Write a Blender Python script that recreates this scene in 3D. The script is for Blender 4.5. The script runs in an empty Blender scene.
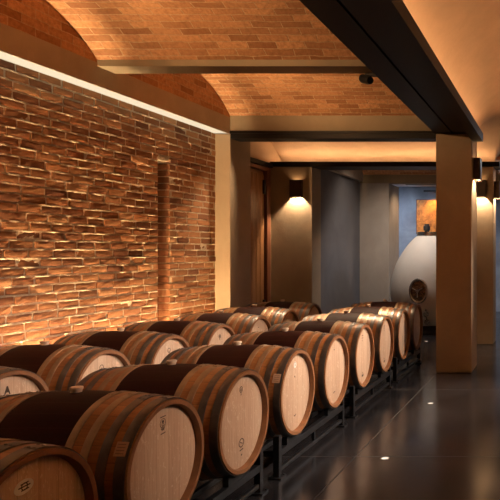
import bpy, bmesh, math, random
from mathutils import Vector, Matrix
random.seed(7)
S = bpy.context.scene
C = S.collection
PI = math.pi

# ------------------------------------------------------------------ materials
def new_mat(name):
    m = bpy.data.materials.new(name); m.use_nodes = True
    nt = m.node_tree; nt.nodes.clear()
    out = nt.nodes.new('ShaderNodeOutputMaterial')
    b = nt.nodes.new('ShaderNodeBsdfPrincipled')
    nt.links.new(b.outputs[0], out.inputs[0])
    return m, nt, b
def N(nt, t, **kw):
    n = nt.nodes.new(t)
    for k, v in kw.items(): setattr(n, k, v)
    return n
def L(nt, a, b): nt.links.new(a, b)
def math_node(nt, op, a, b=None, clamp=False):
    n = N(nt, 'ShaderNodeMath', operation=op); n.use_clamp = clamp
    for i, v in enumerate((a, b)):
        if v is None: continue
        if isinstance(v, (int, float)): n.inputs[i].default_value = v
        else: L(nt, v, n.inputs[i])
    return n.outputs[0]
def mixc(nt, fac, a, b, blend='MIX'):
    n = N(nt, 'ShaderNodeMix', data_type='RGBA', blend_type=blend)
    for i, v in ((0, fac), (6, a), (7, b)):
        if isinstance(v, (int, float)): n.inputs[i].default_value = v
        elif isinstance(v, tuple): n.inputs[i].default_value = (*v, 1)
        else: L(nt, v, n.inputs[i])
    return n.outputs[2]
def noise(nt, vec, scale, detail=4, rough=.55, dist=0):
    n = N(nt, 'ShaderNodeTexNoise'); n.inputs['Scale'].default_value = scale
    n.inputs['Detail'].default_value = detail; n.inputs['Roughness'].default_value = rough
    n.inputs['Distortion'].default_value = dist
    if vec is not None: L(nt, vec, n.inputs['Vector'])
    return n.outputs[0]
def mapping(nt, vec, scale=(1, 1, 1)):
    n = N(nt, 'ShaderNodeMapping'); n.inputs['Scale'].default_value = scale
    L(nt, vec, n.inputs['Vector']); return n.outputs[0]
def ramp(nt, fac, stops):
    n = N(nt, 'ShaderNodeValToRGB'); e = n.color_ramp.elements
    while len(e) < len(stops): e.new(.5)
    for el, (p, c) in zip(e, stops): el.position = p; el.color = (*c, 1)
    L(nt, fac, n.inputs[0]); return n.outputs[0]
def bump(nt, b, h, strength=.3, dist=.01):
    n = N(nt, 'ShaderNodeBump'); n.inputs['Strength'].default_value = strength
    n.inputs['Distance'].default_value = dist
    L(nt, h, n.inputs['Height']); L(nt, n.outputs[0], b.inputs['Normal'])

def simple(name, col, rough=.5, metal=0, vary=.15, scale=8, bmp=0, spec=.5, stretch=(1, 1, 1), bdist=.01):
    m, nt, b = new_mat(name)
    tc = N(nt, 'ShaderNodeTexCoord')
    v = mapping(nt, tc.outputs['Object'], stretch)
    f = noise(nt, v, scale, 6, .6)
    lo = tuple(c * (1 - vary) for c in col); hi = tuple(min(1, c * (1 + vary)) for c in col)
    L(nt, ramp(nt, f, [(.3, lo), (.7, hi)]), b.inputs['Base Color'])
    b.inputs['Roughness'].default_value = rough; b.inputs['Metallic'].default_value = metal
    b.inputs['Specular IOR Level'].default_value = spec
    if bmp: bump(nt, b, f, bmp, bdist)
    return m
def emit(name, col, strength):
    m, nt, b = new_mat(name)
    b.inputs['Base Color'].default_value = (.02, .02, .02, 1)
    b.inputs['Emission Color'].default_value = (*col, 1)
    b.inputs['Emission Strength'].default_value = strength
    return m
def plaster(name, col, vary=.14, rough=.75, spec=.3):
    m, nt, b = new_mat(name)
    tc = N(nt, 'ShaderNodeTexCoord')
    f1 = noise(nt, tc.outputs['Object'], 1.6, 8, .62, .6)
    f2 = noise(nt, tc.outputs['Object'], 34, 6, .6)
    f3 = noise(nt, mapping(nt, tc.outputs['Object'], (1, 1, .35)), 7, 6, .65, .4)
    lo = tuple(c * (1 - vary) for c in col); hi = tuple(min(1, c * (1 + vary)) for c in col)
    c1 = ramp(nt, f1, [(.3, lo), (.7, hi)])
    c2 = mixc(nt, math_node(nt, 'MULTIPLY', f3, .35), c1, tuple(c * .72 for c in col))
    L(nt, c2, b.inputs['Base Color'])
    b.inputs['Roughness'].default_value = rough; b.inputs['Specular IOR Level'].default_value = spec
    h = math_node(nt, 'ADD', math_node(nt, 'MULTIPLY', f3, 1.0), math_node(nt, 'MULTIPLY', f2, .35))
    bump(nt, b, h, .35, .012)
    return m

def vault_brick():
    m, nt, b = new_mat('vault_brick')
    uv = N(nt, 'ShaderNodeUVMap')
    wob = N(nt, 'ShaderNodeTexNoise'); wob.inputs['Scale'].default_value = 5
    L(nt, uv.outputs[0], wob.inputs['Vector'])
    mx = N(nt, 'ShaderNodeVectorMath', operation='MULTIPLY_ADD')
    L(nt, wob.outputs['Color'], mx.inputs[0]); mx.inputs[1].default_value = (.03, .03, 0); L(nt, uv.outputs[0], mx.inputs[2])
    def brick(c1, c2, mo):
        t = N(nt, 'ShaderNodeTexBrick'); L(nt, mx.outputs[0], t.inputs['Vector'])
        t.inputs['Color1'].default_value = (*c1, 1); t.inputs['Color2'].default_value = (*c2, 1); t.inputs['Mortar'].default_value = (*mo, 1)
        t.inputs['Scale'].default_value = 1.0; t.inputs['Brick Width'].default_value = .27; t.inputs['Row Height'].default_value = .078
        t.inputs['Mortar Size'].default_value = .006; t.inputs['Mortar Smooth'].default_value = .35; t.inputs['Bias'].default_value = -.15
        return t
    t = brick((.60, .32, .16), (.25, .10, .045), (.58, .40, .24))
    f = noise(nt, uv.outputs[0], 26, 6, .65); g = noise(nt, uv.outputs[0], 2.2, 4, .6)
    c = mixc(nt, math_node(nt, 'MULTIPLY', math_node(nt, 'SUBTRACT', f, .40, True), 1.9, True), t.outputs['Color'], (.20, .085, .04))
    c = mixc(nt, math_node(nt, 'MULTIPLY', math_node(nt, 'SUBTRACT', g, .5, True), 1.4, True), c, (.50, .27, .14))
    L(nt, c, b.inputs['Base Color']); b.inputs['Roughness'].default_value = .85; b.inputs['Specular IOR Level'].default_value = .2
    h = math_node(nt, 'ADD', math_node(nt, 'MULTIPLY', math_node(nt, 'SUBTRACT', 1.0, t.outputs['Fac']), 1.0), math_node(nt, 'MULTIPLY', f, .8))
    bump(nt, b, h, .9, .02)
    return m
def wall_brick():
    m, nt, b = new_mat('wall_brick')
    at = N(nt, 'ShaderNodeAttribute', attribute_name='tone')
    tc = N(nt, 'ShaderNodeTexCoord')
    f = noise(nt, tc.outputs['Object'], 30, 6, .65); g = noise(nt, tc.outputs['Object'], 7, 4, .6)
    c = ramp(nt, at.outputs['Fac'], [(0, (.16, .065, .033)), (.35, (.30, .13, .058)), (.7, (.43, .20, .088)), (1, (.55, .30, .15))])
    c = mixc(nt, math_node(nt, 'MULTIPLY', f, .45), c, (.17, .075, .04))
    c = mixc(nt, math_node(nt, 'MULTIPLY', math_node(nt, 'SUBTRACT', g, .62, True), 2.0, True), c, (.46, .30, .18))
    L(nt, c, b.inputs['Base Color']); b.inputs['Roughness'].default_value = .9; b.inputs['Specular IOR Level'].default_value = .15
    bump(nt, b, math_node(nt, 'ADD', f, math_node(nt, 'MULTIPLY', g, .3)), .3, .008)
    return m
def floor_mat():
    m, nt, b = new_mat('polished_concrete')
    tc = N(nt, 'ShaderNodeTexCoord'); o = tc.outputs['Object']
    f = noise(nt, o, 1.3, 8, .6, .5); g = noise(nt, o, 60, 4, .6)
    c = ramp(nt, f, [(.3, (.0115, .0105, .0115)), (.7, (.021, .0185, .020))])
    sep = N(nt, 'ShaderNodeSeparateXYZ'); L(nt, o, sep.inputs[0])
    def joint(axis, off, period):
        v = math_node(nt, 'ADD', sep.outputs[axis], 100 * period - off + period / 2)
        v = math_node(nt, 'SUBTRACT', math_node(nt, 'MODULO', v, period), period / 2)
        return math_node(nt, 'LESS_THAN', math_node(nt, 'ABSOLUTE', v), .005)
    j = math_node(nt, 'MAXIMUM', joint(0, -1.58, 2.4), joint(1, 4.95, 2.4))
    c = mixc(nt, j, c, (.006, .005, .005))
    L(nt, c, b.inputs['Base Color'])
    r = math_node(nt, 'ADD', .07, math_node(nt, 'MULTIPLY', f, .26))
    L(nt, math_node(nt, 'ADD', r, math_node(nt, 'MULTIPLY', j, .4)), b.inputs['Roughness'])
    b.inputs['Specular IOR Level'].default_value = .55
    h = math_node(nt, 'ADD', math_node(nt, 'MULTIPLY', f, 1.0), math_node(nt, 'MULTIPLY', g, .06))
    bump(nt, b, math_node(nt, 'SUBTRACT', h, j), .10, .02)
    return m
def stave_mat():
    m, nt, b = new_mat('oak_staves')
    tc = N(nt, 'ShaderNodeTexCoord'); o = tc.outputs['Object']
    oi = N(nt, 'ShaderNodeObjectInfo')
    sep = N(nt, 'ShaderNodeSeparateXYZ'); L(nt, o, sep.inputs[0])
    ang = math_node(nt, 'ARCTAN2', sep.outputs[1], sep.outputs[2])
    sc = math_node(nt, 'MULTIPLY', math_node(nt, 'ADD', ang, 10.0), 28 / (2 * PI))
    idx = math_node(nt, 'FLOOR', sc); fr = math_node(nt, 'FRACT', sc)
    wn = N(nt, 'ShaderNodeTexWhiteNoise', noise_dimensions='2D')
    cmb = N(nt, 'ShaderNodeCombineXYZ'); L(nt, idx, cmb.inputs[0]); L(nt, oi.outputs['Random'], cmb.inputs[1]); L(nt, cmb.outputs[0], wn.inputs['Vector'])
    gr = noise(nt, mapping(nt, o, (2.5, 34, 34)), 1.6, 6, .65, .5)
    tone = math_node(nt, 'ADD', math_node(nt, 'MULTIPLY', gr, .8), math_node(nt, 'MULTIPLY', wn.outputs['Value'], .2))
    c = ramp(nt, tone, [(.2, (.19, .070, .020)), (.5, (.32, .127, .037)), (.8, (.43, .19, .064))])
    # wine stained belly band between the inner hoops
    ax = math_node(nt, 'ABSOLUTE', sep.outputs[0])
    st = math_node(nt, 'LESS_THAN', math_node(nt, 'ADD', ax, math_node(nt, 'MULTIPLY', gr, .006)), .182)
    cs = ramp(nt, tone, [(.2, (.016, .0030, .002)), (.8, (.034, .006, .004))])
    c = mixc(nt, st, c, cs)
    edge = math_node(nt, 'LESS_THAN', math_node(nt, 'ABSOLUTE', math_node(nt, 'SUBTRACT', fr, .5)), .475)
    c = mixc(nt, math_node(nt, 'ADD', math_node(nt, 'MULTIPLY', edge, .4), .6), (.05, .022, .010), c)
    L(nt, c, b.inputs['Base Color'])
    L(nt, math_node(nt, 'ADD', math_node(nt, 'MULTIPLY', st, .22), math_node(nt, 'ADD', .26, math_node(nt, 'MULTIPLY', gr, .2))), b.inputs['Roughness'])
    L(nt, math_node(nt, 'SUBTRACT', .5, math_node(nt, 'MULTIPLY', st, .38)), b.inputs['Specular IOR Level'])
    bump(nt, b, math_node(nt, 'ADD', edge, math_node(nt, 'MULTIPLY', gr, .3)), .25, .004)
    return m
def head_mat():
    m, nt, b = new_mat('oak_head')
    tc = N(nt, 'ShaderNodeTexCoord'); o = tc.outputs['Object']
    oi = N(nt, 'ShaderNodeObjectInfo')
    sep = N(nt, 'ShaderNodeSeparateXYZ'); L(nt, o, sep.inputs[0])
    sc = math_node(nt, 'MULTIPLY', math_node(nt, 'ADD', sep.outputs[1], 3.0), 10.5)
    idx = math_node(nt, 'FLOOR', sc); fr = math_node(nt, 'FRACT', sc)
    wn = N(nt, 'ShaderNodeTexWhiteNoise', noise_dimensions='2D')
    cmb = N(nt, 'ShaderNodeCombineXYZ'); L(nt, idx, cmb.inputs[0]); L(nt, oi.outputs['Random'], cmb.inputs[1]); L(nt, cmb.outputs[0], wn.inputs['Vector'])
    off = N(nt, 'ShaderNodeVectorMath', operation='ADD'); L(nt, o, off.inputs[0])
    cm2 = N(nt, 'ShaderNodeCombineXYZ'); L(nt, math_node(nt, 'MULTIPLY', oi.outputs['Random'], 9), cm2.inputs[2]); L(nt, cm2.outputs[0], off.inputs[1])
    gr = noise(nt, mapping(nt, off.outputs[0], (40, 46, 2.2)), 1.5, 6, .65, .7)
    fl = noise(nt, mapping(nt, off.outputs[0], (10, 34, 14)), 1.6, 3, .5, 1.5)
    tone = math_node(nt, 'ADD', math_node(nt, 'MULTIPLY', gr, .80), math_node(nt, 'MULTIPLY', wn.outputs['Value'], .20))
    c = ramp(nt, tone, [(.2, (.36, .225, .145)), (.5, (.50, .335, .225)), (.8, (.60, .43, .30))])
    c = mixc(nt, math_node(nt, 'MULTIPLY', math_node(nt, 'GREATER_THAN', fl, .63), .45), c, (.72, .58, .43))
    edge = math_node(nt, 'LESS_THAN', math_node(nt, 'ABSOLUTE', math_node(nt, 'SUBTRACT', fr, .5)), .485)
    c = mixc(nt, math_node(nt, 'ADD', math_node(nt, 'MULTIPLY', edge, .5), .5), (.22, .13, .08), c)
    L(nt, c, b.inputs['Base Color']); b.inputs['Roughness'].default_value = .6; b.inputs['Specular IOR Level'].default_value = .3
    bump(nt, b, math_node(nt, 'ADD', edge, math_node(nt, 'MULTIPLY', gr, .4)), .2, .003)
    return m

M = {}
M['vault'] = vault_brick(); M['brick'] = wall_brick(); M['floor'] = floor_mat()
M['mortar'] = simple('mortar', (.54, .43, .31), .95, vary=.25, scale=22, bmp=.9, spec=.1, bdist=.02)
M['stave'] = stave_mat(); M['head'] = head_mat()
M['chime'] = simple('chime_oak', (.24, .10, .037), .5, vary=.2, scale=14, bmp=.1)
M['hoop'] = simple('hoop_steel', (.36, .26, .165), .42, metal=.75, vary=.28, scale=9, bmp=.05)
M['hoopdark'] = simple('hoop_steel_dark', (.15, .135, .125), .38, metal=.8, vary=.3, scale=9, bmp=.05)
M['bung'] = simple('silicone_bung', (.62, .47, .34), .5, vary=.08)
M['ink'] = simple('burnt_ink', (.085, .052, .036), .8, vary=.2, scale=60)
M['paper'] = simple('paper_label', (.80, .76, .70), .7, vary=.05)
M['tag'] = simple('brown_tag', (.48, .30, .18), .7, vary=.12, scale=60)
M['tagink'] = simple('tag_ink', (.24, .14, .08), .7, vary=.1)
M['rack'] = simple('black_steel', (.014, .014, .016), .38, metal=.3, vary=.3, scale=20)
M['beam'] = simple('dark_beam', (.006, .004, .0035), .55, metal=0, vary=.3, scale=5, spec=.2)
M['plaster'] = plaster('column_plaster', (.31, .225, .145))
M['grey'] = plaster('passage_plaster', (.14, .135, .145))
M['sidebeam'] = plaster('side_beam_plaster', (.46, .37, .27))
M['taupe'] = plaster('taupe_plaster', (.36, .31, .265))
M['beamplaster'] = plaster('beam_plaster', (.26, .205, .135))
M['vaultplaster'] = plaster('vault_plaster', (.64, .455, .295), .10)
M['blue'] = plaster('blue_plaster', (.28, .315, .375), .35)
M['white'] = plaster('white_ceiling', (.72, .72, .72), .05)
M['sconce'] = simple('bronze_sconce', (.055, .034, .022), .45, metal=.5, vary=.2)
M['wood'] = simple('door_wood', (.23, .105, .042), .45, vary=.3, scale=5, bmp=.15, stretch=(9, 9, .6))
M['wooddark'] = simple('door_frame_wood', (.14, .048, .022), .5, vary=.25, scale=5, bmp=.15, stretch=(9, 9, .6))
M['steel'] = simple('stainless', (.60, .60, .60), .22, metal=1, vary=.06)
M['black'] = simple('matte_black', (.012, .012, .013), .5, vary=.2)
M['tank'] = plaster('tank_clay', (.52, .48, .44), .06, rough=.6)
M['glass'] = simple('porthole_glass', (.22, .12, .06), .06, metal=.9, vary=.7, scale=14, bmp=.6, bdist=.05)
M['led'] = emit('led_diffuser', (.50, .42, .29), 1.0)
M['cove'] = emit('cove_led', (1, .58, .30), 22)
M['covefill'] = emit('cove_led_added', (1, .58, .30), 80)  # for the strip added on the right aisle ledge
M['uplens'] = emit('uplight_lens', (1, .66, .34), 280)
M['lamp'] = emit('lamp_lens', (1, .66, .34), 12)
M['floorlens'] = emit('floor_lens', (1, .86, .70), .6)
M['coldfill'] = emit('added_cold_lamp', (.78, .86, 1), 34)  # for the ceiling lamps added at the far end
def copper():
    m, nt, b = new_mat('copper_art')
    tc = N(nt, 'ShaderNodeTexCoord'); f = noise(nt, tc.outputs['Object'], 9, 8, .7, .6)
    L(nt, ramp(nt, f, [(.3, (.25, .075, .012)), (.5, (.62, .22, .03)), (.7, (.85, .36, .06))]), b.inputs['Base Color'])
    b.inputs['Roughness'].default_value = .5; b.inputs['Metallic'].default_value = .1
    bump(nt, b, f, .4, .01); return m
M['copper'] = copper()

# ------------------------------------------------------------------ helpers
def bm_new(): return bmesh.new()
def box(bm, x0, x1, y0, y1, z0, z1):
    v = [bm.verts.new(p) for p in ((x0, y0, z0), (x1, y0, z0), (x1, y1, z0), (x0, y1, z0), (x0, y0, z1), (x1, y0, z1), (x1, y1, z1), (x0, y1, z1))]
    for f in ((0, 3, 2, 1), (4, 5, 6, 7), (0, 1, 5, 4), (1, 2, 6, 5), (2, 3, 7, 6), (3, 0, 4, 7)): bm.faces.new([v[i] for i in f])
def xform(bm, start, mat):
    bmesh.ops.transform(bm, matrix=mat, verts=list(bm.verts)[start:])
def cyl(bm, r0, r1, h, mat=Matrix(), seg=24):
    n = len(bm.verts)
    lathe(bm, [(0, 0), (r0, 0), (r1, h), (0, h)], seg); bm.verts.ensure_lookup_table()
    xform(bm, n, mat)
def lathe(bm, prof, seg=48):            # profile (r, z) about Z
    rings = []
    for r, z in prof:
        if r < 1e-6: rings.append([bm.verts.new((0, 0, z))])
        else: rings.append([bm.verts.new((r * math.cos(2 * PI * i / seg), r * math.sin(2 * PI * i / seg), z)) for i in range(seg)])
    for a, b in zip(rings, rings[1:]):
        for i in range(seg):
            j = (i + 1) % seg
            if len(a) == 1 and len(b) == 1: continue
            if len(a) == 1: bm.faces.new((a[0], b[j], b[i]))
            elif len(b) == 1: bm.faces.new((a[i], a[j], b[0]))
            else: bm.faces.new((a[i], a[j], b[j], b[i]))
def ring(bm, prof, seg=48):             # closed profile (r, z)
    rings = [[bm.verts.new((r * math.cos(2 * PI * i / seg), r * math.sin(2 * PI * i / seg), z)) for i in range(seg)] for r, z in prof]
    for a, b in zip(rings, rings[1:] + rings[:1]):
        for i in range(seg):
            j = (i + 1) % seg; bm.faces.new((a[i], a[j], b[j], b[i]))
def obj(name, bm, mat, parent=None, smooth=False, bevel=0, recalc=True):
    if recalc: bmesh.ops.recalc_face_normals(bm, faces=bm.faces)
    me = bpy.data.meshes.new(name); bm.to_mesh(me); bm.free()
    me.materials.append(M[mat] if isinstance(mat, str) else mat)
    if smooth:
        for p in me.polygons: p.use_smooth = True
        try: me.set_sharp_from_angle(angle=math.radians(35))
        except Exception: pass
    o = bpy.data.objects.new(name, me); C.objects.link(o)
    if parent: o.parent = parent
    if bevel:
        md = o.modifiers.new('bevel', 'BEVEL'); md.width = bevel; md.segments = 2; md.limit_method = 'ANGLE'
    return o
def thing(name, label, cat, loc=(0, 0, 0), rot=(0, 0, 0), group=None):
    o = bpy.data.objects.new(name, None); C.objects.link(o); o.empty_display_size = .1
    o.location = loc; o.rotation_euler = rot; tag(o, label, cat, group); return o
def tag(o, label, cat, group=None):
    o['label'] = label; o['category'] = cat
    if group: o['group'] = group
    return o
def struct(name, bm, mat, bevel=0, smooth=False, parent=None, recalc=True):
    o = obj(name, bm, mat, parent, smooth, bevel, recalc)
    if not parent: o['kind'] = 'structure'
    return o
def sbox(name, x0, x1, y0, y1, z0, z1, mat, bevel=0):
    bm = bm_new(); box(bm, x0, x1, y0, y1, z0, z1); return struct(name, bm, mat, bevel)
RX = lambda a: Matrix.Rotation(a, 4, 'X')
RY = lambda a: Matrix.Rotation(a, 4, 'Y')
RZ = lambda a: Matrix.Rotation(a, 4, 'Z')
T = lambda *p: Matrix.Translation(p)

# ------------------------------------------------------------------ layout (metres; camera at the origin looking along +Y)
CAMZ = 1.62
XW = -4.56            # brick wall face
XB = -4.35            # inner face of the wall beam
BAYS = [(-1.10, 1.08), (1.33, 3.51), (3.76, 5.94), (6.19, 8.37)]
YN, YF = -1.35, 17.0  # near and far ends of the cellar
XR = 2.06             # right wall of the aisle

# floor
sbox('floor', -5.3, 2.4, -1.7, 17.3, -.12, 0, 'floor')

# ---------------------------------------------------------------- brick wall
SL0, SL1, SLZ = 7.16, 7.38, 2.68      # the upright slot left in the wall
def brick_wall():
    bm = bm_new(); tone = bm.verts.layers.float.new('tone')
    course, blen, gap = .0785, .250, .019
    rnd = random.Random(3)
    nz = 41
    def brick(y0, y1, z0, z1, t):
        p = rnd.uniform(.0095, .0125) if rnd.random() < .80 else rnd.uniform(.006, .019)
        tiltz = rnd.uniform(-.0013, .0013); tilty = rnd.uniform(-.002, .002)
        ny, nn = max(2, int((y1 - y0) / .04)), 3
        front = []
        jy = [rnd.uniform(-.004, .004) for _ in range(4)]
        for i in range(ny + 1):
            row = []
            for k in range(nn + 1):
                u, w = i / ny, k / nn
                y = y0 + (y1 - y0) * u + (jy[0] * (1 - w) + jy[1] * w) * (1 if i in (0, ny) else 0)
                z = z0 + (z1 - z0) * w + (rnd.uniform(-.003, .003) if k in (0, nn) else 0)
                edge = (i in (0, ny)) or (k in (0, nn))
                x = XW + p + tiltz * (w - .5) * 2 + tilty * (u - .5) * 2 + rnd.gauss(0, .0005) - (rnd.uniform(.0005, .003) if edge else 0)
                v = bm.verts.new((x, y, z)); v[tone] = t; row.append(v)
            front.append(row)
        for i in range(ny):
            for k in range(nn):
                bm.faces.new((front[i][k], front[i + 1][k], front[i + 1][k + 1], front[i][k + 1]))
        loop = [front[i][0] for i in range(ny + 1)] + [front[ny][k] for k in range(1, nn + 1)] + [front[i][nn] for i in range(ny - 1, -1, -1)] + [front[0][k] for k in range(nn - 1, 0, -1)]
        back = []
        for v in loop:
            b = bm.verts.new((XW - .03, v.co.y, v.co.z)); b[tone] = t; back.append(b)
        for i in range(len(loop)):
            j = (i + 1) % len(loop); bm.faces.new((loop[j], loop[i], back[i], back[j]))
    for k in range(nz):
        z0 = k * course + .004; z1 = z0 + course - gap
        y = YN + (0 if k % 2 else -blen / 2) + rnd.uniform(-.02, .02)
        while y < 8.37:
            ln = blen + rnd.uniform(-.03, .03)
            a, b = max(y, YN), min(y + ln - gap, 8.37)
            y += ln
            t = min(1, max(0, rnd.gauss(.48, .24)))
            segs = [(a, b)]
            if z0 < SLZ and b > SL0 and a < SL1:
                segs = [(a, min(b, SL0)), (max(a, SL1), b)]
            for (p, q) in segs:
                if q - p > .03: brick(p, q, z0, z1, t)
    return obj('bricks', bm, 'brick', smooth=False, recalc=False)
wl = brick_wall(); wl.name = 'wall_left'; wl['kind'] = 'structure'
def mortar_bed():
    bm = bm_new(); rnd = random.Random(9)
    def grid(y0, y1, z0, z1, step=.035):
        ny, nz = max(1, int((y1 - y0) / step)), max(1, int((z1 - z0) / step))
        vs = [[bm.verts.new((XW + rnd.uniform(.003, .007), y0 + (y1 - y0) * i / ny, z0 + (z1 - z0) * k / nz)) for k in range(nz + 1)] for i in range(ny + 1)]
        for i in range(ny):
            for k in range(nz): bm.faces.new((vs[i][k], vs[i + 1][k], vs[i + 1][k + 1], vs[i][k + 1]))
    grid(YN, SL0, 0, 3.22); grid(SL1, 8.37, 0, 3.22); grid(SL0, SL1, SLZ, 3.22)
    # uneven beads of mortar squeezed out of the bed joints
    def bead(y0, y1, z):
        n = max(2, int((y1 - y0) / .022)); val = 0; rows = []
        knots = [max(0, rnd.gauss(.0012, .0046)) for _ in range(n // 3 + 3)]
        for i in range(n + 1):
            q, f = divmod(i / 3, 1); q = int(q); p = knots[q] * (1 - f) + knots[q + 1] * f + rnd.uniform(-.0008, .0008)
            y = y0 + (y1 - y0) * i / n; zz = z + rnd.uniform(-.0025, .0025)
            rows.append([bm.verts.new((XW + .003, y, zz - .013)), bm.verts.new((XW + .006 + p * .6, y, zz - .007)), bm.verts.new((XW + .007 + p, y, zz + .001)), bm.verts.new((XW + .003, y, zz + .011))])
        for a, b in zip(rows, rows[1:]):
            for k in range(3): bm.faces.new((a[k], b[k], b[k + 1], a[k + 1]))
    for k in range(1, 41):
        z = k * .0785 - .0055
        if z < SLZ: bead(YN, SL0, z); bead(SL1, 8.37, z)
        else: bead(YN, 8.37, z)
    return obj('mortar', bm, 'mortar', wl, recalc=False)
mortar_bed()
# lining of the slot: brick reveals, a back and a pale lintel
def slot():
    bm = bm_new(); tone = bm.verts.layers.float.new('tone'); rnd = random.Random(5)
    for k in range(int(SLZ / .0785)):
        z0 = k * .0785 + .003; z1 = z0 + .068
        for (y0, y1, x0, x1) in ((SL0 - .05, SL0, -4.75, XW - .005), (SL1, SL1 + .05, -4.75, XW - .005), (SL0, SL1, -4.80, -4.74)):
            n = len(bm.verts); j = rnd.uniform(-.003, .003)
            box(bm, x0, x1, y0 + j, y1 + j, z0, z1); bm.verts.ensure_lookup_table()
            t = min(1, max(0, rnd.gauss(.3, .15)))
            for v in bm.verts[n:]: v[tone] = t
    return obj('slot_bricks', bm, 'brick', wl)
slot()
bm = bm_new()
box(bm, -4.79, XW - .008, SL0 - .045, SL0 - .004, 0, SLZ); box(bm, -4.79, XW - .008, SL1 + .004, SL1 + .045, 0, SLZ); box(bm, -4.82, -4.755, SL0 - .05, SL1 + .05, 0, SLZ)
obj('slot_mortar', bm, 'mortar', wl)
bm = bm_new(); box(bm, -4.8, XW + .012, SL0 - .015, SL1 + .015, SLZ, SLZ + .03); obj('slot_lintel', bm, 'mortar', wl)
sbox('wall_left_backing', -5.0, -4.83, YN - .2, 8.37, 0, 4.2, 'mortar')

# ---------------------------------------------------------------- beam along the brick wall with its light strip
bm = bm_new()
box(bm, -4.56, XB, YN, 8.37, 3.225, 3.42)
box(bm, XB - .012, XB, YN, 8.37, 3.200, 3.225)
struct('wall_beam', bm, 'sidebeam')
bm = bm_new(); box(bm, -4.548, XB - .014, YN + .02, 8.36, 3.206, 3.224)
tag(obj('light_strip', bm, 'led'), 'long cream glowing light strip along the top of the rough brick wall', 'light strip')

# brick end panels over the beam, cross beams and brick vaults
def arc(y0, y1, zs, rise, n=28):
    h = (y1 - y0) / 2; R = (h * h + rise * rise) / (2 * rise); c = (y0 + y1) / 2; zc = zs + rise - R
    a = math.asin(h / R)
    return [(c + R * math.sin(-a + 2 * a * i / n), zc + R * math.cos(-a + 2 * a * i / n), R * 2 * a * i / n) for i in range(n + 1)]
def vault(name, x0, x1, y0, y1, zs, rise, mat, thick=.12, nx=1):
    bm = bm_new(); uvl = bm.loops.layers.uv.new('UVMap')
    pts = arc(y0, y1, zs, rise)
    lo = [[bm.verts.new((x0 + (x1 - x0) * j / nx, y, z)) for (y, z, s) in pts] for j in range(nx + 1)]
    for j in range(nx):
        for i in range(len(pts) - 1):
            f = bm.faces.new((lo[j][i], lo[j][i + 1], lo[j + 1][i + 1], lo[j + 1][i])); f.smooth = True
            for l, (jj, ii) in zip(f.loops, ((j, i), (j, i + 1), (j + 1, i + 1), (j + 1, i))):
                l[uvl].uv = (x0 + (x1 - x0) * jj / nx + 10, pts[ii][2])
    top = zs + rise + thick
    a = [bm.verts.new((x, y, top)) for (x, y) in ((x0, y0), (x1, y0), (x1, y1), (x0, y1))]
    bm.faces.new(a)
    return struct(name, bm, mat, recalc=False)
def tymp(name, x0, x1, y0, y1, zs, rise, zb, mat):
    bm = bm_new(); uvl = bm.loops.layers.uv.new('UVMap')
    pts = [(y0, zb)] + [(p[0], p[1] + .01) for p in arc(y0, y1, zs, rise)] + [(y1, zb)]
    f1 = [bm.verts.new((x1, y, z)) for y, z in pts]; f0 = [bm.verts.new((x0, y, z)) for y, z in pts]
    bm.faces.new(f1); bm.faces.new(f0[::-1])
    for i in range(len(pts)):
        j = (i + 1) % len(pts); bm.faces.new((f0[i], f0[j], f1[j], f1[i]))
    for f in bm.faces:
        for l in f.loops: l[uvl].uv = (l.vert.co.y + 10, l.vert.co.z)
    return struct(name, bm, mat)
ZS, RISE = 3.448, .395
for i, (y0, y1) in enumerate(BAYS):
    vault('ceiling_vault', XB - .06, -1.40, y0, y1, ZS, RISE, 'vault')
    tymp('wall_vault_end', XB - .1, XB - .004, y0, y1, ZS, RISE, 3.42, 'vault')
    if i < 3: sbox('cross_beam', XB - .01, -1.50, y1, BAYS[i + 1][0], 3.385, 3.80, 'beamplaster', .006)
sbox('cross_beam', XB - .01, -1.50, 8.37, 8.62, 3.24, 3.80, 'beamplaster', .006)
sbox('cross_beam', XB - .01, -1.50, -1.35, -1.10, 3.385, 3.80, 'beamplaster', .006)

# steel lintel above the two near columns
bm = bm_new(); box(bm, XW, -1.13, 8.355, 8.62, 3.205, 3.24); box(bm, XB + .004, -1.60, 8.37, 8.62, 3.14, 3.205)
struct('trim_1', bm, 'beam')

# main dark beam along the aisle with its lower ledge
bm = bm_new()
box(bm, -1.62, -1.385, -1.35, 8.60, 3.214, 3.95); box(bm, -1.36, -1.10, -1.35, 8.60, 3.214, 3.95); box(bm, -1.39, -1.35, -1.35, 8.60, 3.235, 3.95)
box(bm, -1.115, -.973, -1.35, 8.46, 3.113, 3.200)
box(bm, -.985, -.973, -1.35, 8.46, 3.200, 3.225)
struct('main_beam', bm, 'beam')

# columns
def column(x0, x1, y0, y1, z1, mat='plaster'): return sbox('column', x0, x1, y0, y1, 0, z1, mat, .008)
column(-1.594, -1.117, 8.37, 8.95, 3.205)
column(XW, XB, 8.37, 8.93, 3.204)
column(-1.56, -1.085, 11.0, 11.46, 3.12)
sbox('wall_pier', -5.0, -4.277, 11.0, 11.42, 0, 3.12, 'plaster', .006)
sbox('wall_passage', -5.0, -4.281, 11.42, 13.7, 0, 3.16, 'grey')
column(-4.285, -3.64, 13.7, 14.58, 3.13, 'taupe')

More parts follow.
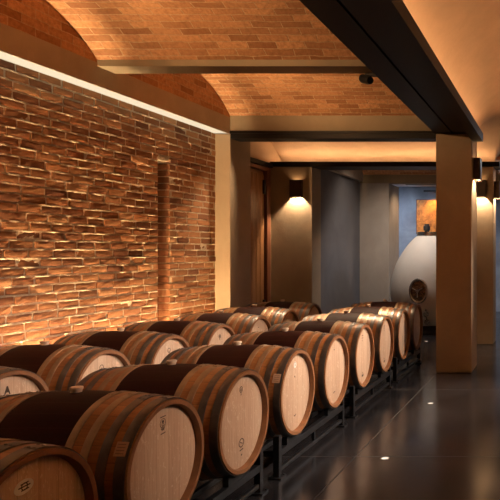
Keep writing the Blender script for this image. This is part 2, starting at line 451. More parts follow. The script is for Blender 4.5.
# cross hall between the column lines: side wall with a door, ledge trim, plaster vault
sbox('wall_hall_return', -5.0, XW - .02, 8.62, 8.90, 0, 3.9, 'plaster')
bm = bm_new(); box(bm, -5.2, -5.0, 8.62, 9.50, 0, 3.12); box(bm, -5.2, -5.0, 10.93, 11.5, 0, 3.12); box(bm, -5.2, -5.0, 9.50, 10.93, 3.085, 3.12)
struct('wall_hall_left', bm, 'plaster')
tymp('wall_hall_end', -5.15, -5.0, 8.66, 11.47, 3.25, .50, 3.12, 'vaultplaster')
bm = bm_new()
box(bm, -5.0, -.973, 10.965, 11.46, 3.12, 3.190); box(bm, -5.0, -.973, 10.965, 10.98, 3.19, 3.205)
struct('trim_2', bm, 'beam')
sbox('trim_3', -5.0, -4.95, 8.93, 10.965, 3.09, 3.165, 'beam')
# door in the side wall, seen at a glancing angle
dr = bpy.data.objects.new('door_1', None); C.objects.link(dr); dr['kind'] = 'structure'; dr.location = (-5.0, 10.2, 0)
bm = bm_new(); box(bm, -.10, .03, -.70, -.60, 0, 3.085); box(bm, -.10, .03, .60, .73, 0, 3.085); box(bm, -.10, .03, -.60, .60, 3.02, 3.085)
obj('door_frame', bm, 'wooddark', dr, bevel=.006)
for k in range(2):
    y0 = -.595 + k * .60
    bm = bm_new()
    box(bm, -.09, -.035, y0, y0 + .59, .01, 3.01)
    for q in range(4): box(bm, -.04, -.022, y0 + .012 + q * .145, y0 + .145 + q * .145, .12, 2.95)
    lf = obj('door_leaf', bm, 'wood', dr, bevel=.003)
    bm = bm_new(); yy = y0 + (.53 if k else .03)
    box(bm, -.025, .01, yy, yy + .05, 2.62, 2.86); box(bm, -.025, .01, yy, yy + .05, .5, .8)
    obj('hinge', bm, 'black', lf)
def heightfield():
    bm = bm_new(); uvl = bm.loops.layers.uv.new('UVMap')
    a, b, xc = 1.64, .82, .54
    def zc(x):
        u = min(1, abs((x - xc) / a)); return 3.20 + b * math.sqrt(max(0, 1 - u * u))
    h = (11.47 - 8.62) / 2; R = (h * h + .25) / 1.0; yc = (11.47 + 8.62) / 2
    def zb(y):
        if y < 8.62 or y > 11.47: return -1
        d = y - yc; return 3.25 + .50 - R + math.sqrt(R * R - d * d)
    xs = [-5.0 + i * .2425 for i in range(16)] + [xc + a * math.sin(-PI / 2 + PI * i / 48) for i in range(49)] + [2.19]
    ys = sorted(set([YN, 2, 4, 6, 8, 8.2, 8.4, 8.5, 8.58] + [8.62 + (11.47 - 8.62) * i / 40 for i in range(41)] + [11.5, 11.6, 12, 13, 14, 15, 17]))
    V = {}
    for i, x in enumerate(xs):
        for j, y in enumerate(ys):
            hall = 8.615 <= y <= 11.475
            if x < -1.101 and not hall: continue
            V[i, j] = bm.verts.new((x, y, max(zc(x) if x >= -1.101 else -1, zb(y) if hall else -1)))
    for i in range(len(xs) - 1):
        for j in range(len(ys) - 1):
            k = [(i, j), (i + 1, j), (i + 1, j + 1), (i, j + 1)]
            if all(q in V for q in k): f = bm.faces.new([V[q] for q in k]); f.smooth = True
    return struct('ceiling_plaster_vault', bm, 'vaultplaster', recalc=False)
heightfield()

# back room beyond: brick vault, beams, blue wall
vault('ceiling_back_vault', -4.30, -1.0, 11.47, 13.7, 3.31, .40, 'vault')
sbox('cross_beam', -4.30, -.98, 13.7, 13.95, 3.13, 3.80, 'beamplaster', .006)
sbox('passage_beam', -4.45, -4.20, 11.47, 13.7, 3.165, 3.75, 'taupe', .006)
sbox('ceiling_far_room', -5.0, -1.0, 13.95, 17.0, 3.39, 3.50, 'white')
sbox('wall_back', -5.2, 2.2, 17.0, 17.15, 0, 4.2, 'blue')
sbox('wall_far_left', -5.2, -5.0, 11.5, 17.0, 0, 3.8, 'blue')
sbox('wall_right', XR, XR + .15, YN - .2, 17.0, 0, 4.2, 'plaster')
sbox('wall_near', -5.0, 2.2, YN - .17, YN - .01, 0, 4.2, 'plaster')
sbox('beam_far', -1.40, -1.0, 13.95, 17.0, 3.2, 3.9, 'beam')
sbox('ceiling_slab', -5.3, 2.4, -1.7, 17.3, 4.2, 4.3, 'white')

# ------------------------------------------------------------------ barrels
HL, RB, RH = .465, .357, .316
def rad(x): return RB - (RB - RH) * (abs(x) / HL) ** 1.9
BZ = .56
AX = RY(PI / 2)      # lathe axis Z -> X
def make_barrel():
    root = thing('oak_barrel', 'x', 'barrel')
    bm = bm_new()
    n = 30
    outer = [(rad(-HL + 2 * HL * i / n), -HL + 2 * HL * i / n) for i in range(n + 1)]
    outer[0] = (RH - .004, -HL); outer[-1] = (RH - .004, HL)
    prof = [(RH - .030, -HL + .05), (RH - .026, -HL)] + outer + [(RH - .026, HL), (RH - .030, HL - .05)]
    lathe(bm, prof, 112); bmesh.ops.transform(bm, matrix=AX, verts=bm.verts)
    body = obj('staves', bm, 'stave', root, smooth=True)
    for s in (-1, 1):
        bm = bm_new()
        ring(bm, [(RH - .0262, HL + .001), (RH - .0035, HL + .001), (RH - .0035, HL - .004), (RH - .0305, HL - .036), (RH - .0305, HL - .034)], 96)
        bmesh.ops.transform(bm, matrix=RZ(0 if s > 0 else PI) @ AX, verts=bm.verts)
        obj('chime', bm, 'chime', root, smooth=True)
        bm = bm_new()
        lathe(bm, [(0, HL - .060), (RH - .0295, HL - .060), (RH - .0295, HL - .034), (RH - .036, HL - .031), (0, HL - .031)], 96)
        bmesh.ops.transform(bm, matrix=RZ(0 if s > 0 else PI) @ AX, verts=bm.verts)
        obj('head', bm, 'head', root, smooth=True)
        for (xc, w, mt) in ((.436, .046, 'hoopdark'), (.357, .040, 'hoopdark'), (.275, .036, 'hoop'), (.198, .034, 'hoop')):
            bm = bm_new()
            a, b = xc - w / 2, xc + w / 2
            ring(bm, [(rad(a) + .0005, a), (rad(a) + .0040, a), (rad(a) + .0048, a + .003), (rad(b) + .0048, b - .003), (rad(b) + .0040, b), (rad(b) + .0005, b)], 96)
            bmesh.ops.transform(bm, matrix=RZ(0 if s > 0 else PI) @ AX, verts=bm.verts)
            # riveted overlap of the strip on top
            k = len(bm.verts); ph = {.436: .10, .357: -.06, .275: .05, .198: -.03}[xc]
            for da in (-.06, -.03, 0, .03, .06):
                pass
            steps = 8
            vs = []
            for i in range(steps + 1):
                an = ph - .09 + .18 * i / steps
                vs.append([bm.verts.new((s * x, (rad(x) + dr_) * math.sin(an), (rad(x) + dr_) * math.cos(an))) for (x, dr_) in ((a + .001, .004), (a + .001, .0062), (b - .001, .0062), (b - .001, .004))])
            for i in range(steps):
                for q in range(3): bm.faces.new((vs[i][q], vs[i + 1][q], vs[i + 1][q + 1], vs[i][q + 1]))
            bm.faces.new(vs[0]); bm.faces.new(vs[-1][::-1])
            for an in (ph - .065, ph + .065):
                for x in (xc - w * .22, xc + w * .22):
                    m = RX(-an) @ T(s * x, 0, rad(x) + .005); cyl(bm, .0065, .004, .0045, m, 10)
            obj('hoop', bm, mt, root, smooth=True)
    bm = bm_new(); lathe(bm, [(0, -.01), (.022, -.01), (.025, .012), (.029, .014), (.029, .024), (.025, .027), (0, .027)], 28)
    bmesh.ops.transform(bm, matrix=T(0, 0, RB), verts=bm.verts)
    obj('bung', bm, 'bung', root, smooth=True)
    return root
HXF = HL - .031          # plane of the head
def copy_thing(r):
    n = r.copy(); C.objects.link(n)
    for ch in r.children:
        c = ch.copy(); C.objects.link(c); c.parent = n
    return n
# marks burnt or stuck on the heads (u across, v up)
EM = [1.0]
def P(u, v, d):
    k = EM[0]
    return (HXF + d, u * k, .20 + (v - .185) * k) if k != 1 and v > .05 else (HXF + d, u, v)
def flat_poly(bm, pts, d=.0008, t=.0006):
    a = [bm.verts.new(P(u, v, d)) for u, v in pts]; b = [bm.verts.new(P(u, v, d - t)) for u, v in pts]
    bm.faces.new(a)
    for i in range(len(a)):
        j = (i + 1) % len(a); bm.faces.new((a[i], b[i], b[j], a[j]))
def flat_ring(bm, cu, cv, r0, r1, n=28, sx=1):
    for i in range(n):
        a, b = 2 * PI * i / n, 2 * PI * (i + 1) / n
        flat_poly(bm, [(cu + sx * r0 * math.cos(a), cv + r0 * math.sin(a)), (cu + sx * r1 * math.cos(a), cv + r1 * math.sin(a)), (cu + sx * r1 * math.cos(b), cv + r1 * math.sin(b)), (cu + sx * r0 * math.cos(b), cv + r0 * math.sin(b))])
def stroke(bm, pts, w=.006):
    for (u0, v0), (u1, v1) in zip(pts, pts[1:]):
        d = Vector((u1 - u0, v1 - v0)); d.normalize(); n = Vector((-d.y, d.x)) * w / 2
        flat_poly(bm, [(u0 + n.x, v0 + n.y), (u1 + n.x, v1 + n.y), (u1 - n.x, v1 - n.y), (u0 - n.x, v0 - n.y)])
def mark(kind, root):
    EM[0] = .68 if kind in ('crest', 'seal', 'letter', 'figure') else 1.0
    bm = bm_new()
    if kind == 'crest':                    # round seal with a bust, a line above and below
        flat_ring(bm, 0, .185, .030, .035); stroke(bm, [(0, .160), (-.012, .172), (-.006, .188), (-.012, .198), (0, .207), (.011, .198), (.006, .186), (.013, .170), (0, .160)], .006)
        flat_poly(bm, [(-.007, .19), (.007, .19), (.006, .203), (-.006, .203)])
        stroke(bm, [(-.018, .150), (-.010, .136), (.010, .136), (.018, .150)], .007); stroke(bm, [(-.008, .145), (.008, .145)], .006)
        stroke(bm, [(-.032, .232), (.034, .234)], .007); stroke(bm, [(-.026, .108), (.030, .112)], .007)
        obj('emblem', bm, 'ink', root)
    elif kind == 'seal':                   # small ring emblem and a stamp low down
        flat_ring(bm, 0, .185, .022, .029); stroke(bm, [(-.012, .176), (0, .198), (.012, .176), (-.012, .176)], .006); stroke(bm, [(0, .156), (0, .130)], .010)
        obj('emblem', bm, 'ink', root)
        bm = bm_new(); flat_ring(bm, .004, -.135, .022, .028, sx=1.2); stroke(bm, [(-.018, -.180), (.026, -.176)], .007); stroke(bm, [(-.012, -.128), (.02, -.142)], .006); stroke(bm, [(0, -.21), (.012, -.21)], .010)
        obj('stamp', bm, 'ink', root)
    elif kind == 'letter':                 # ring letter with a tail
        flat_ring(bm, -.01, .165, .024, .032); stroke(bm, [(-.01, .165), (-.01, .125)], .007); stroke(bm, [(-.02, .15), (.01, .132)], .007); stroke(bm, [(-.028, .115), (.012, .117)], .006)
        obj('emblem', bm, 'ink', root)
    elif kind == 'figure':                 # dark A-shaped burnt mark
        stroke(bm, [(-.03, .135), (0, .215), (.028, .135)], .013); stroke(bm, [(-.018, .163), (.02, .163)], .012); flat_poly(bm, [(-.012, .165), (.012, .165), (.006, .2), (-.006, .2)]); stroke(bm, [(-.036, .12), (.036, .12)], .006)
        obj('emblem', bm, 'ink', root)
    elif kind == 'sticker':
        flat_poly(bm, [(.024 * math.cos(2 * PI * i / 28), .205 + .024 * math.sin(2 * PI * i / 28)) for i in range(28)], .0015, .0012)
        s = obj('round_sticker', bm, 'paper', root); s['label'] = 'white round sticker'
        bm = bm_new(); flat_ring(bm, 0, .205, .007, .010, 16); stroke(bm, [(-.010, .222), (.010, .222)], .003)
        for v in bm.verts: v.co.x += .001
        obj('sticker_print', bm, 'ink', s)
        bm = bm_new(); stroke(bm, [(-.008, .115), (.004, .118)], .012); stroke(bm, [(-.02, -.17), (-.006, -.182), (.02, -.172)], .006); obj('stamp', bm, 'ink', root)
    elif kind == 'oval':
        c, s_ = math.cos(.12), math.sin(.12)
        flat_poly(bm, [(-.02 + .043 * math.cos(2 * PI * i / 32) * c - .027 * math.sin(2 * PI * i / 32) * s_, .190 + .043 * math.cos(2 * PI * i / 32) * s_ + .027 * math.sin(2 * PI * i / 32) * c) for i in range(32)], .0015, .0012)
        s = obj('oval_sticker', bm, 'paper', root); s['label'] = 'white oval sticker'
        bm = bm_new(); stroke(bm, [(-.045, .190), (.008, .193)], .005); stroke(bm, [(-.035, .201), (0, .204)], .005); stroke(bm, [(-.032, .178), (.002, .181)], .005); flat_ring(bm, -.018, .191, .011, .015, 16)
        for v in bm.verts: v.co.x += .001
        obj('sticker_print', bm, 'ink', s)
        bm = bm_new()                      # pencilled MT-
        stroke(bm, [(-.055, .092), (-.052, .122), (-.043, .105), (-.034, .123), (-.031, .092)], .005); stroke(bm, [(-.022, .122), (.004, .123)], .005); stroke(bm, [(-.009, .122), (-.009, .093)], .005); stroke(bm, [(.010, .108), (.026, .109)], .005)
        obj('pencil_mark', bm, 'ink', root)
    elif kind == 'bars':                   # short lines near the top and a black block low down
        stroke(bm, [(-.02, .205), (.022, .207)], .008); stroke(bm, [(-.016, .18), (.018, .182)], .008); stroke(bm, [(-.012, .155), (.010, .155)], .006); obj('emblem', bm, 'ink', root)
        bm = bm_new(); stroke(bm, [(-.022, -.205), (.03, -.198)], .022); stroke(bm, [(-.012, -.175), (.016, -.172)], .005); obj('stamp', bm, 'ink', root)
    elif kind == 'line':
        stroke(bm, [(-.022, -.190), (.022, -.184)], .008); stroke(bm, [(-.010, .19), (.010, .19)], .008); obj('stamp', bm, 'ink', root)
def hoop_tag(root):                        # small brown paper tag on the outer hoop, upper near side
    bm = bm_new(); a0 = -1.06
    vs = []
    for i in range(7):
        an = a0 - .10 + .20 * i / 6
        vs.append([bm.verts.new((x, (rad(x) + .0062) * math.sin(an), (rad(x) + .0062) * math.cos(an))) for x in (.398, .448)])
    for i in range(6): bm.faces.new((vs[i][0], vs[i + 1][0], vs[i + 1][1], vs[i][1]))
    t = obj('paper_tag', bm, 'tag', root); t['label'] = 'small brown paper tag'
    md = t.modifiers.new('solid', 'SOLIDIFY'); md.thickness = .001
    bm = bm_new()
    for q in range(4):
        an = a0 - .07 + .042 * q
        p = [bm.verts.new((x, (rad(x) + .0078) * math.sin(b), (rad(x) + .0078) * math.cos(b))) for (x, b) in ((.406, an), (.440, an), (.440, an + .010), (.406, an + .010))]
        bm.faces.new(p)
    obj('tag_print', bm, 'tagink', t)

Y0, DY = 3.91, .826
XF, XK = -2.40, -3.86
YA, YZ = 3.14, 2.335
ordn = ['nearest', 'second', 'third', 'fourth', 'fifth', 'sixth', 'seventh', 'eighth', 'farthest']
front = [(-2, 'oval', 'oak barrel at the bottom left corner with white oval sticker and pencil mark on head', False),
         (-1, 'crest', 'large oak barrel with a round burnt crest between two lines, brown tag on hoop', True),
         (0, 'seal', 'third oak barrel of the aisle-side row, ring emblem and round stamp on its head', False),
         (1, 'sticker', 'oak barrel with a small white round sticker on its head, brown tag on hoop', True),
         (2, 'line', 'oak barrel just beyond the white-round-sticker barrel, plain head with short lines', False),
         (3, 'bars', 'sixth oak barrel of the aisle-side row, black block stamp low on pale head', False),
         (4, 'bars', 'oak barrel third from the far end of the aisle-side row, black block stamp', False),
         (5, None, 'oak barrel with unmarked orange head, second from the far end of the aisle-side row', False),
         (6, None, 'farthest oak barrel of the aisle-side row, in front of the clay tank', False)]
back = [(0, 'figure', '', False), (1, 'letter', '', False), (2, 'letter', '', False), (3, 'seal', '', False), (4, 'line', '', False), (5, 'line', '', False), (6, None, '', False)]
blabels = ['oak barrel cut by the left edge, wall-side row, dark A-shaped mark on head',
           'oak barrel in the wall-side row directly behind the left-edge barrel, ringed letter on head',
           'third oak barrel of the wall-side row counted from the left edge',
           'middle oak barrel of the seven showing in the wall-side row, fourth from either end',
           'fifth oak barrel of the wall-side row counted from the left edge',
           'second farthest oak barrel of the wall-side row, pale lit head',
           'farthest oak barrel of the wall-side row, before the plastered pier with the lamp']
proto = make_barrel()
def place(i, x, mk, label, tg, grp, first=[True]):
    r = proto if first[0] else copy_thing(clean)
    first[0] = False
    r.location = (x + random.uniform(-.006, .006), YA if i == -1 else YZ if i == -2 else Y0 + DY * i, BZ); r.rotation_euler = (0, 0, 0)
    r['label'] = label; r['group'] = grp
    return r
clean = proto
made = []
for (i, mk, lb, tg) in front: made.append((place(i, XF, mk, lb, tg, 'oak barrels in the aisle-side row'), mk, tg))
for (i, mk, lb, tg), bl in zip(back, blabels): made.append((place(i, XK, mk, bl, tg, 'oak barrels in the wall-side row'), mk, tg))
for r, mk, tg in made:
    if mk: mark(mk, r)
    if tg: hoop_tag(r)

# ------------------------------------------------------------------ racks
def make_rack(x, yc, label, grp, sp=DY):
    root = thing('barrel_rack', label, 'rack', (x, yc, 0), group=grp)
    for sx in (-1, 1):
        X = .41 * sx
        bm = bm_new(); box(bm, X - .02, X + .02, -.69, .69, .150, .198); obj('top_rail', bm, 'rack', root, bevel=.003)
        bm = bm_new(); box(bm, X - .015, X + .015, -.69, .69, .040, .070); obj('bottom_rail', bm, 'rack', root, bevel=.003)
        for sy in (-1, 1):
            bm = bm_new(); box(bm, X - .022, X + .022, .67 * sy - .022, .67 * sy + .022, .012, .305); pst = obj('post', bm, 'rack', root, bevel=.003)
            bm = bm_new(); box(bm, X - .045, X + .045, .67 * sy - .045, .67 * sy + .045, 0, .012)
            for (bx, by) in ((-.034, -.034), (.034, .034)): cyl(bm, .008, .008, .008, T(X + bx, .67 * sy + by, .012), 8)
            obj('foot_plate', bm, 'rack', root)
        bm = bm_new(); box(bm, X * .45 - .015, X * .45 + .015, -.655, .655, .115, .150); obj('middle_rail', bm, 'rack', root, bevel=.003)
        bm = bm_new(); box(bm, X - .012, X + .012, -.012, .012, .070, .150); obj('strut', bm, 'rack', root)
        for sb in (-1, 1):                     # curved saddle under each barrel
            bm = bm_new(); xa, n = abs(X), 12
            r = min(rad(xa - .018), rad(xa + .018)) ; rr = rad(xa - .018) + .0045
            lo, hi = [], []
            for i in range(n + 1):
                an = -.42 + .84 * i / n
                y = sb * sp / 2 + rr * math.sin(an); z = BZ - rr * math.cos(an)
                hi.append(y); lo.append(z)
            A = [[bm.verts.new((X + dx, hi[i], lo[i])) for i in range(n + 1)] for dx in (-.018, .018)]
            B = [[bm.verts.new((X + dx, hi[i], .196)) for i in range(n + 1)] for dx in (-.018, .018)]
            for i in range(n):
                bm.faces.new((A[0][i], A[0][i + 1], A[1][i + 1], A[1][i])); bm.faces.new((B[0][i + 1], B[0][i], B[1][i], B[1][i + 1]))
                for q in (0, 1): bm.faces.new((A[q][i], B[q][i], B[q][i + 1], A[q][i + 1]))
            for i in (0, n): bm.faces.new((A[0][i], A[1][i], B[1][i], B[0][i]))
            obj('saddle', bm, 'rack', root)
    for sy in (-1, 1):
        bm = bm_new(); box(bm, -.41, .41, .67 * sy - .015, .67 * sy + .015, .155, .195); obj('cross_bar', bm, 'rack', root, bevel=.003)
    return root
flab = ['black steel barrel rack under the bottom left corner barrel, nearest the camera', 'black steel barrel rack under the crest barrel and the ring-emblem barrel',
        'black steel barrel rack under the white-sticker barrel and the next', 'black steel barrel rack under the two block-stamped aisle-side barrels',
        'black steel barrel rack at the far end of the aisle-side row']
for k, lb in enumerate(flab):
    yc = {0: YZ - DY / 2, 1: (YA + Y0) / 2}.get(k, Y0 + DY * (-.5 + 2 * (k - 1)))
    make_rack(XF, yc, lb, 'racks under the aisle-side barrels', Y0 - YA if k == 1 else DY)
klab = ['black steel rack under the left-edge barrel of the wall-side row', 'black steel rack under the second and third wall-side barrels',
        'black steel rack under the fourth and fifth wall-side barrels', 'black steel rack under the two farthest wall-side barrels']
for k, lb in enumerate(klab): make_rack(XK, Y0 + DY * (-.5 + 2 * k), lb, 'racks under the wall-side barrels')

# ------------------------------------------------------------------ lamps
def light(name, typ, loc, energy, col, parent=None, rot=(0, 0, 0), **kw):
    d = bpy.data.lights.new(name, typ); d.energy = energy; d.color = col
    for k, v in kw.items(): setattr(d, k, v)
    o = bpy.data.objects.new(name, d); C.objects.link(o); o.location = loc; o.rotation_euler = rot
    if parent: o.parent = parent
    return o
WARM = (1, .60, .28); SOFT = (1, .72, .45); COLD = (.72, .84, 1)
def aim(o, target, frm=None):
    d = Vector(target) - (Vector(frm) if frm else o.location); o.rotation_euler = d.to_track_quat('-Z', 'Y').to_euler()
def sconce(loc, rz, label, e=85, eu=1.5):       # back plate at local y=0, body towards -y
    root = thing('wall_sconce', label, 'wall lamp', loc, (0, 0, rz), 'box wall lamps')
    w, d, h, t = .10, .095, .15, .006
    bm = bm_new(); box(bm, -w, w, -d, -d + t, -h, h); box(bm, -w, -w + t, -d, 0, -h, h); box(bm, w - t, w, -d, 0, -h, h); box(bm, -w, w, -t, 0, -h, h)
    obj('housing', bm, 'sconce', root, bevel=.002)
    bm = bm_new(); box(bm, -w + t, w - t, -d + t, -t, -.02, .05); c = obj('lamp_holder', bm, 'sconce', root)
    bm = bm_new(); cyl(bm, .032, .032, .008, T(0, -d / 2, -.028), 20); obj('lower_lens', bm, 'lamp', root)
    bm = bm_new(); cyl(bm, .022, .022, .006, T(0, -d / 2, .05), 20); obj('upper_lens', bm, 'lamp', root)
    light('downlight', 'SPOT', (0, -d / 2, -.045), e, SOFT, root, (0, 0, 0), spot_size=math.radians(120), spot_blend=.6, shadow_soft_size=.02)
    light('uplight', 'SPOT', (0, -d / 2, .075), eu, WARM, root, (PI, 0, 0), spot_size=math.radians(110), spot_blend=.6, shadow_soft_size=.015)
    return root
sconce((-4.535, 11.0, 2.73), 0, 'bronze box lamp glowing on the plastered pier beside the wooden door')
sconce((-1.117, 8.64, 2.76), PI / 2, 'bronze box lamp on the aisle side of the large near column')
sconce((-1.31, 11.0, 2.73), 0, 'bronze box lamp on the front face of the farther aisle column')
sconce((-1.085, 11.23, 2.73), PI / 2, 'bronze box lamp at the right edge on the side of the farther column')
for y in (1.2, 4.6, 8.0): sconce((XR, y, 2.73), -PI / 2, 'added unseen bronze box lamp on the right aisle wall at %s' % {1.2: 'its near end', 4.6: 'its middle', 8.0: 'its far end'}[y], 40, 10)  # lamps added out of view to light the aisle and barrels

def spot_fixture(x, y, z, label, target, e, size, col, blend=.5, side='x'):
    root = thing('ceiling_spotlight', label, 'spotlight', (x, y, z), group='black spotlights on the dark beam')
    d = (Vector(target) - Vector((x, y, z))).normalized(); q = d.to_track_quat('-Z', 'Y').to_matrix().to_4x4()
    bm = bm_new(); ring(bm, [(.045, -.09), (.038, -.09), (.038, -.02), (.001, -.018), (.001, .06), (.035, .06), (.045, .03)], 24); bmesh.ops.transform(bm, matrix=q, verts=bm.verts)
    obj('lamp_body', bm, 'black', root, smooth=True)
    bm = bm_new(); lathe(bm, [(0, -.050), (.037, -.050), (.037, -.046), (0, -.046)], 24); bmesh.ops.transform(bm, matrix=q, verts=bm.verts)
    obj('lens', bm, 'glass', root)
    bm = bm_new(); box(bm, *((-.02, (-1.62 - x), -.02, .02, .03, .055) if side == 'x' else (-.02, .02, 8.62 - y, .02, .03, .055) if side == 'y' else (-.015, .015, -.11, .0, -.012, .012))); obj('bracket', bm, 'black', root)
    l = light('beam', 'SPOT', tuple(d * .10), e, col, root, spot_size=size, spot_blend=blend, shadow_soft_size=.04)
    l.rotation_euler = q.to_euler()
    return root
spot_fixture(-1.84, 6.13, 3.31, 'small black spotlight on the dark beam just past the plastered cross beam', (-3.3, 7.6, 3.95), 16, math.radians(66), WARM, .9)
for (yy, lb) in ((6.30, 'small black uplight hidden on the back of the cross beam, lighting the brick vault'), (3.87, 'small black uplight on the second cross beam, lighting the nearer brick vault')):
    spot_fixture(-3.75, yy, 3.470, lb, (-3.2, yy + 1.0, 3.470 + .62), 115, math.radians(100), WARM, .8, 'b')

spot_fixture(-2.60, 8.80, 3.36, 'added hidden spotlight on the back of the steel lintel above the far barrels', (-2.5, 6.9, .8), 230, math.radians(85), SOFT, .9, 'y')  # added out of view to brighten the far barrel tops
spot_fixture(-3.90, 8.80, 3.36, 'added hidden spotlight on the back of the steel lintel beside the left column', (-3.8, 6.6, .8), 170, math.radians(85), SOFT, .9, 'y')  # second added lamp, unseen, over the wall-side barrels

def added_aisle_spot(y, target, e, lb):  # spotlights added out of view to light the barrel heads
    root = thing('ceiling_spotlight', lb, 'spotlight', (1.80, y, 3.06), group='added spotlights on the right aisle ledge')
    bm = bm_new(); box(bm, -.015, .135, -.015, .015, .06, .085); box(bm, -.012, .012, -.012, .012, .0, .07); obj('bracket', bm, 'black', root)
    d = (Vector(target) - Vector((1.80, y, 3.06))).normalized(); q = d.to_track_quat('-Z', 'Y').to_matrix().to_4x4()
    bm = bm_new(); ring(bm, [(.045, -.09), (.038, -.09), (.038, -.02), (.001, -.018), (.001, .06), (.035, .06), (.045, .03)], 24); bmesh.ops.transform(bm, matrix=q, verts=bm.verts)
    obj('lamp_body', bm, 'black', root, smooth=True)
    l = light('beam', 'SPOT', tuple(d * .10), e, (1, .81, .66), root, spot_size=math.radians(44), spot_blend=.9, shadow_soft_size=.09)
    l.rotation_euler = q.to_euler()
added_aisle_spot(4.1, (-2.0, 4.35, .45), 250, 'added unseen spotlight on the right aisle ledge nearest the camera')
added_aisle_spot(6.1, (-2.0, 5.5, .45), 430, 'added unseen spotlight on the right aisle ledge between the other two')
added_aisle_spot(9.15, (-2.0, 6.6, .45), 740, 'added unseen spotlight on the right aisle ledge opposite the large column')

# wall washers on the floor behind the back row
for (a, b, lb) in ((1.0, 3.4, 'slim floor wall washer at the near end of the brick wall'), (3.5, 5.88, 'slim floor wall washer lighting the brick wall at left edge'), (6.26, 7.90, 'slim floor wall washer lighting the brick wall beside the column')):
    root = thing('wall_washer', lb, 'floor lamp', (-4.40, (a + b) / 2, 0), group='wall washers behind the barrels')
    h = (b - a) / 2
    bm = bm_new(); box(bm, -.035, .035, -h, h, 0, .012); box(bm, -.035, -.03, -h, h, .012, .06); box(bm, .03, .035, -h, h, .012, .21); obj('housing', bm, 'black', root)
    bm = bm_new(); box(bm, -.028, .028, -h + .01, h - .01, .012, .03); obj('lens', bm, 'uplens', root)

bm = bm_new(); box(bm, 1.93, XR, YN, 16.9, 3.10, 3.19); box(bm, 1.93, 1.942, YN, 16.9, 3.19, 3.22); struct('trim_4', bm, 'beam')  # unseen ledge added to carry the extra cove strip
bm = bm_new(); box(bm, 1.99, 2.015, YN + .1, 11.0, 3.191, 3.199)
tag(obj('cove_light', bm, 'covefill'), 'added unseen warm cove light on the ledge of the right aisle wall', 'light strip', 'cove lights on the ledges')  # strip added to even out the light on the aisle vault

# cove strips lying on the ledges
bm = bm_new(); box(bm, -1.075, -1.05, YN + .1, 8.44, 3.201, 3.209)
tag(obj('cove_light', bm, 'cove'), 'warm cove light lying on the dark beam ledge beside the aisle vault', 'light strip', 'cove lights on the ledges')
bm = bm_new(); box(bm, -4.9, -1.1, 11.15, 11.175, 3.191, 3.199)
tag(obj('cove_light', bm, 'cove'), 'warm cove light lying on the far ledge under the orange vault', 'light strip', 'cove lights on the ledges')

# recessed floor lights
def floor_light(x, y, lb):
    root = thing('floor_light', lb, 'floor light', (x, y, 0), group='recessed floor lights')
    bm = bm_new(); ring(bm, [(.028, 0), (.028, .004), (.036, .003), (.037, 0)], 28); obj('bezel', bm, 'steel', root)
    bm = bm_new(); lathe(bm, [(0, .0), (.028, .0), (.028, .003), (0, .003)], 28); obj('lens', bm, 'floorlens', root)
floor_light(-1.333, 4.90, 'small round floor light nearest the camera on the dark polished floor')
floor_light(-1.330, 6.68, 'small round floor light on the dark floor before the large column')
floor_light(-2.33, 11.31, 'small round floor light in front of the clay tank')

# ------------------------------------------------------------------ clay tank
tk = thing('wine_tank', 'large pale egg-shaped clay tank with a round porthole behind the column', 'tank', (-2.56, 13.0, 0))
bm = bm_new()
prof = [(0, .10), (.48, .10), (.62, .20), (.74, .38), (.815, .58), (.84, .76), (.835, .95), (.80, 1.15), (.745, 1.34), (.665, 1.50), (.555, 1.68), (.45, 1.82), (.34, 1.93), (.27, 1.965), (0, 1.97)]
lathe(bm, prof, 72)
o = obj('body', bm, 'tank', tk, smooth=True)
md = o.modifiers.new('sub', 'SUBSURF'); md.levels = 1; md.render_levels = 2
bm = bm_new(); lathe(bm, [(0, 0), (.60, 0), (.60, .06), (.52, .13), (.52, .16), (0, .16)], 48); obj('base', bm, 'black', tk, smooth=True)
bm = bm_new(); ring(bm, [(.27, 1.955), (.31, 1.955), (.31, 2.03), (.27, 2.03)], 48); obj('collar', bm, 'steel', tk, smooth=True)
bm = bm_new(); lathe(bm, [(0, 1.96), (.27, 1.96), (.26, 2.02), (.05, 2.035), (0, 2.035)], 48); lid = obj('lid', bm, 'steel', tk, smooth=True)
bm = bm_new(); lathe(bm, [(0, 2.03), (.05, 2.03), (.05, 2.06), (.07, 2.07), (.07, 2.15), (.05, 2.17), (.05, 2.20), (0, 2.20)], 28)
bmesh.ops.transform(bm, matrix=T(-.10, -.03, 0), verts=bm.verts); obj('valve', bm, 'black', lid, smooth=True)
ang = math.radians(6.5)
mw = RZ(-ang) @ T(0, -.835, .86) @ RX(PI / 2)      # local +Z points outwards
def on_tank(bm): bmesh.ops.transform(bm, matrix=mw, verts=bm.verts)
bm = bm_new(); ring(bm, [(.150, -.06), (.190, -.06), (.190, .030), (.175, .042), (.150, .035)], 40); bmesh.ops.transform(bm, matrix=Matrix.Diagonal((1, 1.3, 1, 1)), verts=bm.verts); on_tank(bm)
pr = obj('porthole', bm, 'steel', tk, smooth=True)
bm = bm_new(); lathe(bm, [(0, -.05), (.152, -.05), (.152, .012), (.10, .026), (0, .03)], 40); bmesh.ops.transform(bm, matrix=Matrix.Diagonal((1, 1.3, 1, 1)), verts=bm.verts); on_tank(bm)
obj('porthole_door', bm, 'glass', pr, smooth=True)
bm = bm_new(); cyl(bm, .035, .03, .06, T(0, 0, .03), 16)
for k in range(3): cyl(bm, .011, .011, .12, RZ(k * 2 * PI / 3) @ T(0, 0, .08) @ RX(PI / 2), 10)
on_tank(bm); obj('handwheel', bm, 'steel', pr)
